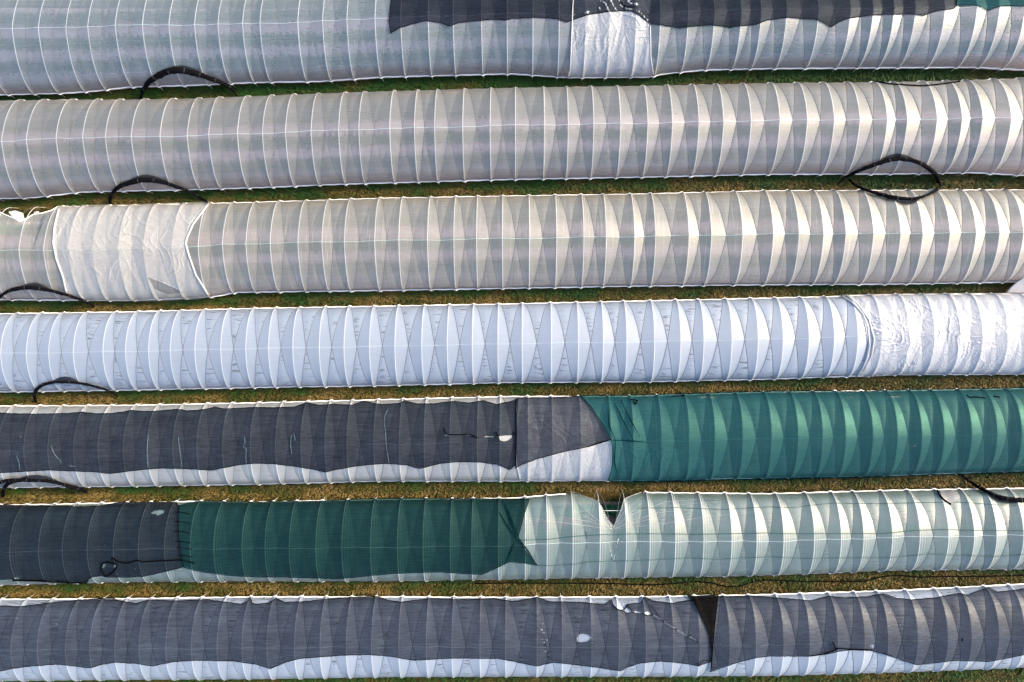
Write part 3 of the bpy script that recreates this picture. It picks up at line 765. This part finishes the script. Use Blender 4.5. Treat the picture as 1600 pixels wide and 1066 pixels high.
net(6, [(281,790),(296,786),(312,783),(400,784.5),(425,784),(500,783),(540,781),(575,779.5),(625,779),(700,779),(800,779.5),(827,780),(822,795),(818,808),(810,838),(820,860),(840,883.6),(826,881),(808,879),(796,878),(774.5,888.5),(753,898),(727,896.5),(689,894),(651,895),(614,896.5),(576,900),(541,903.5),(528,905),(500.5,903.6),(450,902),(400,901.6),(364.5,900),(314,893.5),(288,887),(284,875),(281,854),(279,833),(278.5,805)],
    greennet_d, 'dark green net with a forked right end in the middle of the sixth tunnel', e=.08, hem=hemg_m, cr=.024,
    folds=[[(785,782),(797,805),(810,840)],[(790,792),(800,820),(808,842)],[(780,800),(795,825),(812,848)],[(803,850),(795,870),(788,884)],[(812,843),(826,862),(838,882)]], foldmat=hemg_m,
    cords=[[(280,790),(278.5,805),(279,833),(281,854),(284,875)]] + [[(x - 7, y), (x, y), (x + 9, y + 1), (x + 18, y + 3)] for x, y in sx] + [[(284,875),(305,881)]], cordmat=hem_m)
def z8(l): return [(940 + a/7.3, 920 + b/7.3) for a, b in l]
chain = [z8([(250,250),(290,212),(345,255),(320,280),(280,275)]), z8([(360,255),(400,248),(470,275),(430,285),(385,278)]), z8([(490,272),(520,255),(550,262),(565,290),(530,305),(500,292)]),
         z8([(585,288),(685,346),(678,366),(588,314)]), z8([(713,366),(848,450),(838,468),(710,388)]), z8([(862,459),(984,535),(973,554),(856,481)]), z8([(1000,539),(1088,586),(1078,606),(998,561)])]
net(7, [(-60,948),(0,947),(30,948),(88,941),(126,937.5),(176,934),(186,939),(214,942.5),(235,937.5),(276.5,939),(324,937),(377,944),(387,940),(391,933),(394,942),(400,944),(420,942.5),(431,935),(445,941),(475,940),(536,934),(591,932),(606,938),(626,941),(651,937.5),(675,935),(714,937),(752,936),(771,935),(802,940),(841.5,933),(858,940),(908,941),(943,945),(951,941),(955,936),(958,945),(965,952),(974,954.5),(980,944),(1001,942),(1007,932.5),(1021,939),(1051,943),(1076,938),(1084,938),(1093,956),(1104,978),(1110,994),(1113,1013),(1112.6,1034),(1104,1036),(1091,1041),(1084,1039),(1063,1036),(1036,1033.5),(1022,1034),(997.5,1037),(981,1042.6),(970,1048.5),(960.5,1047.4),(940,1044),(926,1042),(865,1035),(839,1041),(800,1033),(777,1029),(702,1028.5),(646,1032),(611,1025.5),(576,1023),(538,1024),(468,1029),(445,1035.5),(423,1045),(400,1038),(364.5,1033),(309,1032),(271.5,1034),(237.5,1041),(214,1037),(181,1035),(156,1039),(141,1044),(113,1040.6),(88,1038),(38,1042),(15,1045.6),(0,1049),(-60,1052)],
    bluenet, 'long charcoal net on the bottom tunnel with a diagonal ladder of tears',
    holes=chain + [[(901.3,997.8),(904.3,991.6),(910.6,989.8),(919.4,991.6),(925,996.6),(918,1002.9),(908,1004),(901.8,1002.9)]]
          + dots([(849,975),(847,984),(850,989),(848,999),(851,1004),(855,1000),(852,1012),(853,1018),(857,1024)], 2.0) + dots([(80,961),(27,967),(771,943),(771,949),(858,962),(931,1009),(78,1014),(88,975)], 1.2),
    cords=[z8([(115,120),(130,190),(185,240),(250,252),(300,285),(350,262),(385,280),(480,285),(530,310),(580,298)]), z8([(250,250),(295,185),(350,255)]), z8([(580,298),(690,365),(850,465),(990,555),(1090,600)]), z8([(490,90),(530,170),(580,298)]), z8([(560,180),(620,260),(690,355)]),
           z8([(1010,520),(995,545)]), z8([(1085,570),(1095,620)]), z8([(1100,885),(1100,840)]), z8([(1105,880),(1160,815),(1250,825)]), [(852,1000),(854,1015),(857,1024),(862,1033)]], cr=.02)
rB = net(7, [(1122,930),(1124,932.5),(1177,931),(1202,933),(1268,939),(1295.5,931),(1313,934),(1356,932.5),(1381,927.5),(1401,935),(1426,937),(1464,934),(1498,927),(1512,930),(1544,918),(1559,925),(1590,922),(1602,919),(1660,917),(1660,1022),(1602,1023),(1577,1028),(1544,1034),(1497,1032),(1464,1035.5),(1432.5,1039),(1414,1033),(1388.5,1024),(1363,1017),(1333,1015.5),(1311,1018),(1288,1023),(1265,1025.5),(1220,1025.5),(1200,1025.5),(1177,1029),(1152,1035.5),(1127,1044),(1109,1050.6),(1111,1047),(1113,1024),(1114,1008),(1117,975),(1121,940)],
    bluenet, 'charcoal net with a black folded corner on the right end of the bottom tunnel', e=.08,
    holes=[[(1362,1008),(1365,1006.5),(1367.5,1009),(1366.5,1013),(1362.5,1014)],[(1353,1014.6),(1360,1015),(1359.5,1016.6),(1353,1016)]] + dots([(1376,977),(1390,977.5),(1395,976),(1400,978),(1407,976.5),(1413,978),(1422,977.5),(1391,957),(1126,1006),(1134,1006),(1204,947)], 1.25),
    cords=[[(1265,1025.5),(1288,1022),(1300,1018),(1311,1013),(1325,1014.5),(1350,1015.5),(1363,1016)],[(1301,1003),(1304,1009),(1306,1015)],[(1504,998),(1503,1002)],[(1380,1021),(1395,1026)]], cr=.045)
patch('folded_flap', T[7], [(1073,930),(1085,932),(1120,929.5),(1122,930),(1119,955),(1117,975),(1114,1008),(1112,1040),(1111,1047),(1112,1020),(1110,994),(1104,978),(1093,956),(1084,940)], flapnet, rB, e=.13, hem=hem_m, hemr=.03)

# ------------------------------------------------------------------ bowed rolls of black netting
def roll(k, pts, rad, label, strip_span=None):
    pts = np.array(pts, float); n = len(pts)
    # smooth the centre line
    d = np.concatenate([[0], np.cumsum(np.hypot(*np.diff(pts, axis=0).T))]); u = np.linspace(0, d[-1], 46)
    px, py = np.interp(u, d, pts[:, 0]), np.interp(u, d, pts[:, 1])
    for _ in range(3):
        px[1:-1] = (px[:-2] + 2*px[1:-1] + px[2:]) / 4; py[1:-1] = (py[:-2] + 2*py[1:-1] + py[2:]) / 4
    rr = np.interp(np.linspace(0, 1, 46), np.linspace(0, 1, len(rad)), rad) / F * 50 * .86
    L = T[k].lift(px, py, .16, .6, .12); z = L[:, 2] + .05
    for _ in range(14): z[1:-1] = np.maximum(z[1:-1], (z[:-2] + z[2:]) / 2 * .6 + z[1:-1] * .4)
    for _ in range(6): z[1:-1] = (z[:-2] + 2*z[1:-1] + z[2:]) / 4
    z[0] = min(z[0], .15); z[-1] = min(z[-1], .15)
    z[1] = min(z[1], .6 + z[0]); z[-2] = min(z[-2], .6 + z[-1])
    P = np.stack([wx(px, z), wy(py, z), z], -1)
    root = empty('net_roll', tuple(P[0] * [1, 1, 0]), label, 'net roll', 'bowed rolls of black netting beside the tunnels')
    V, fs = tube_geo(P, rr, 12)
    nz_ = rng.normal(0, 1, len(V)); c_ = np.repeat(P, 12, 0)
    ang = np.tile(np.arange(12), len(P)); st = np.repeat(np.arange(len(P)), 12)
    V = c_ + (V - c_) * (1 + .10 * nz_ + .12 * np.sin(ang * 1.57 + st * .45))[:, None]
    mesh_obj('rolled_netting', V, fs, black_m, root)
    ties = []
    for i in range(4, 44, 6):
        a, b = P[i-0], P[i+1]; tube('tie', np.stack([a, a + (b-a)*.35]), rr[i] * 1.12, tie_m, root, 8)
    if strip_span is not None:                                     # sheer dark strip on the film beside the roll
        i0, i1, sgn = strip_span; m_ = i1 - i0
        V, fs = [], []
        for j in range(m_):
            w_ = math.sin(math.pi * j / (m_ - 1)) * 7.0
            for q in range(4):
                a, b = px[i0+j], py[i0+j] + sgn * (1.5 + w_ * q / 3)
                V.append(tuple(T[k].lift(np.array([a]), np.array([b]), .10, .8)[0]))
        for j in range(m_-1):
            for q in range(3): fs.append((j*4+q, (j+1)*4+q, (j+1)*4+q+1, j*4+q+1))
        mesh_obj('dark_strip', V, fs, blacknet, root)
    return root
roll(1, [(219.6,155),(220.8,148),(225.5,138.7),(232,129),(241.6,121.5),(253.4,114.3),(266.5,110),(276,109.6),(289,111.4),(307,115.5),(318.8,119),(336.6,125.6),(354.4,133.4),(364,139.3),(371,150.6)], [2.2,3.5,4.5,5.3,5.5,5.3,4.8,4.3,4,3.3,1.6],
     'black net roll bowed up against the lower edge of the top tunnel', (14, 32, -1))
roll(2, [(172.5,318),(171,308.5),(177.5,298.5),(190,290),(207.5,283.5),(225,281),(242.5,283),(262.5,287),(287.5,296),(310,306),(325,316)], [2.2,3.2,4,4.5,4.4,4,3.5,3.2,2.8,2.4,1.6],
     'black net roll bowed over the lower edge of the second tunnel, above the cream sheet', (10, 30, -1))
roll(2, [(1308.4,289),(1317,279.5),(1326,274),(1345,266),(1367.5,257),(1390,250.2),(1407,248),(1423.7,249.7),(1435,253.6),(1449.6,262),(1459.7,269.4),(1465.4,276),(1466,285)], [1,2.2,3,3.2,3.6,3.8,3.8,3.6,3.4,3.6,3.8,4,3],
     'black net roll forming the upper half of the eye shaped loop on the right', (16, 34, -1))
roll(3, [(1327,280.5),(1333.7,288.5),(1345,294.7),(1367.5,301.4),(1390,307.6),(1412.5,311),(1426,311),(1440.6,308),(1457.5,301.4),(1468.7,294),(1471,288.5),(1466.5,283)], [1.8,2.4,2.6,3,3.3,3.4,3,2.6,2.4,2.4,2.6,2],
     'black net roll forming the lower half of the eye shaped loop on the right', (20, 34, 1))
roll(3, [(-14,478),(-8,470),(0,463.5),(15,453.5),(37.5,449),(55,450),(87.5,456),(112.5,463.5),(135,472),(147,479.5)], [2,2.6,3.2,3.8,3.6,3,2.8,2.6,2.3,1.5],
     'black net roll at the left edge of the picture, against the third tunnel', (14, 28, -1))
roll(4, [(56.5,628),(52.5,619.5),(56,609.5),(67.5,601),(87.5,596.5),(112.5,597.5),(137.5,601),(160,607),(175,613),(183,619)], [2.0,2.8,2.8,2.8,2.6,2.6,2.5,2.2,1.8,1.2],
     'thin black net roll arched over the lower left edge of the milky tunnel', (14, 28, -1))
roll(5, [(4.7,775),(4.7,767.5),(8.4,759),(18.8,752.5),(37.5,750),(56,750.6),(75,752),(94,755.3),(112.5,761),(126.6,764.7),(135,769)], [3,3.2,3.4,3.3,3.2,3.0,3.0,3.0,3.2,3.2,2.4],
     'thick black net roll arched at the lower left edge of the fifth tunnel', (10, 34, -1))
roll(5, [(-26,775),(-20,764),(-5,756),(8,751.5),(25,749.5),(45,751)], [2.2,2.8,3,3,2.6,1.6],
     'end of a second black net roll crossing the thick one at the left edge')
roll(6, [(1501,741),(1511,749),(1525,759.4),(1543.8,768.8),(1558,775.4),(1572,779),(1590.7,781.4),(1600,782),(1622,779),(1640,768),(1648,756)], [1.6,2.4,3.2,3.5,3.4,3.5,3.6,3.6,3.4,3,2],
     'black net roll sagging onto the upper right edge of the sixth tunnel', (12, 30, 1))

# ------------------------------------------------------------------ cords, twine, hose
def cordthing(name, k, pts, r, mat, label, cat, group=None, e=.06):
    P = surf_path(T[k], pts, e, 1., 4.0); off = P[0] * [1, 1, 0]
    o = mesh_obj(name, *(lambda g: (g[0] - off, g[1]))(tube_geo(P, r, 5)), mat); o.location = off
    return tag(o, label, cat, group)
cordthing('green_cord', 6, [(810,844),(855,843),(900,838),(940,835.6),(1010,834),(1090,835),(1200,833),(1230,834),(1300,834),(1380,834),(1430,829),(1470,827.5),(1540,829),(1600,829.5),(1650,830)], .026, greencord_m, 'dark green cord lying just above the ridge of the sixth tunnel', 'cord', 'dark cords across the sixth tunnel')
cordthing('green_cord', 6, [(840,884),(860,884),(900,882),(920,878),(1000,876),(1080,872),(1120,874),(1180,871),(1200,870.5),(1260,873),(1320,872),(1390,872),(1450,866),(1500,868),(1560,870),(1600,867),(1650,868)], .022, greencord_m, 'dark green cord along the lower side of the sixth tunnel', 'cord', 'dark cords across the sixth tunnel')
cordthing('green_cord', 6, [(996,794),(1060,793),(1130,796),(1200,792),(1237,793),(1300,786),(1375,787),(1450,785),(1500,784.5),(1560,789),(1650,790)], .018, greencord_m, 'dark green cord on the upper side of the sixth tunnel, right of the tear', 'cord', 'dark cords across the sixth tunnel')
tw = [([(24,709),(27,707),(29,711),(25,713),(28,717),(30,725),(31,735)], 'knotted blue twine on black net nearest the left edge'),
      ([(80,696),(83,706),(88,714),(94,719),(96,724),(92,726)], 'hooked blue twine, second from the left on the black net'),
      ([(229,683),(232,679),(231,688),(230,700),(230,716),(231,731)], 'straggling looped blue twine, third from the left on the black net'),
      ([(276,685),(279,683),(279,690),(281,703),(283,718),(284,731)], 'straight blue twine between the looped one and the knotted loop'),
      ([(377,683),(381,682),(383,690),(380,698),(385,702),(384,714),(385,725)], 'twisted blue twine hanging from a small knot in mid net'),
      ([(456,678),(459,677),(461,686),(460,690)], 'short curl of blue twine on the black net'),
      ([(455,680),(454,695),(456,710)], 'short straight pale twine beside the curl'),
      ([(606,640),(601,650),(600,658),(602,672),(604,700),(608,724)], 'long pale twine running down the black net left of the tear')]
for pts, lb in tw: cordthing('twine', 5, pts, .008, twine_m, lb, 'twine', 'bits of twine on the black net', e=.10)
hp = [(740,912),(800,911),(900,911.6),(956,912),(1013,914),(1039,913),(1064,911),(1089,908.6),(1114,911),(1134,916.6),(1152,917),(1172,911),(1184.6,907),(1200,906.5),(1250,908.6),(1300,908.6),(1351,908.6),(1376,902),(1401,899),(1439,902),(1476.5,901),(1527,901),(1602,899),(1660,898)]
hp = np.array(densify(hp, 6)); hz = .12
P = np.stack([wx(hp[:, 0], hz), wy(hp[:, 1], hz), np.full(len(hp), hz)], -1)
tag(tube('irrigation_hose', P, .05, hose_m), 'thin black irrigation hose snaking along the lane between the two lowest tunnels', 'hose')
cordthing('dark_rod', 2, [(1366,126.5),(1390,131),(1420,133),(1440,134),(1460,132.5),(1480,130),(1500,127)], .05, hem_m, 'thin dark rod pressing into the upper right edge of the second tunnel', 'rod', e=.05)

# ------------------------------------------------------------------ light, sky, camera
EL, AZ = 30.0, 16.0          # sun elevation; angle from +X towards +Y
sun_dir = Vector((math.cos(math.radians(EL)) * math.cos(math.radians(AZ)), math.cos(math.radians(EL)) * math.sin(math.radians(AZ)), math.sin(math.radians(EL))))
sd = bpy.data.lights.new('sun', 'SUN'); sd.energy = 2.3; sd.angle = math.radians(12); sd.color = (1.0, .80, .53)
so = bpy.data.objects.new('sun', sd); COL.objects.link(so); so.rotation_euler = sun_dir.to_track_quat('Z', 'Y').to_euler(); so.location = (60, 25, 40)
w = bpy.data.worlds.new('World'); SC.world = w; w.use_nodes = True
nt = w.node_tree; nt.nodes.clear()
sky = nt.nodes.new('ShaderNodeTexSky'); sky.sky_type = 'NISHITA'; sky.sun_disc = False
sky.sun_elevation = math.radians(EL); sky.sun_rotation = math.radians(90 - AZ)
sky.air_density = 1.0; sky.dust_density = 3.0; sky.ozone_density = 1.0
bg = nt.nodes.new('ShaderNodeBackground'); bg.inputs['Strength'].default_value = .15
wo = nt.nodes.new('ShaderNodeOutputWorld')
nt.links.new(sky.outputs[0], bg.inputs[0]); nt.links.new(bg.outputs[0], wo.inputs[0])

cam = bpy.data.cameras.new('camera'); co = bpy.data.objects.new('camera', cam); COL.objects.link(co)
co.location = (0, 0, H); co.rotation_euler = (0, 0, 0)
cam.sensor_width = 36; cam.lens = 36 * F / 1600; cam.clip_end = 3000; cam.clip_start = .5
SC.camera = co
SC.view_settings.view_transform = 'Standard'; SC.view_settings.look = 'None'
SC.view_settings.exposure = 1.64; SC.view_settings.gamma = 1.0
SC.render.engine = 'CYCLES'
SC.cycles.transparent_max_bounces = 24; SC.cycles.max_bounces = 8; SC.cycles.transmission_bounces = 6
SC.cycles.use_denoising = True
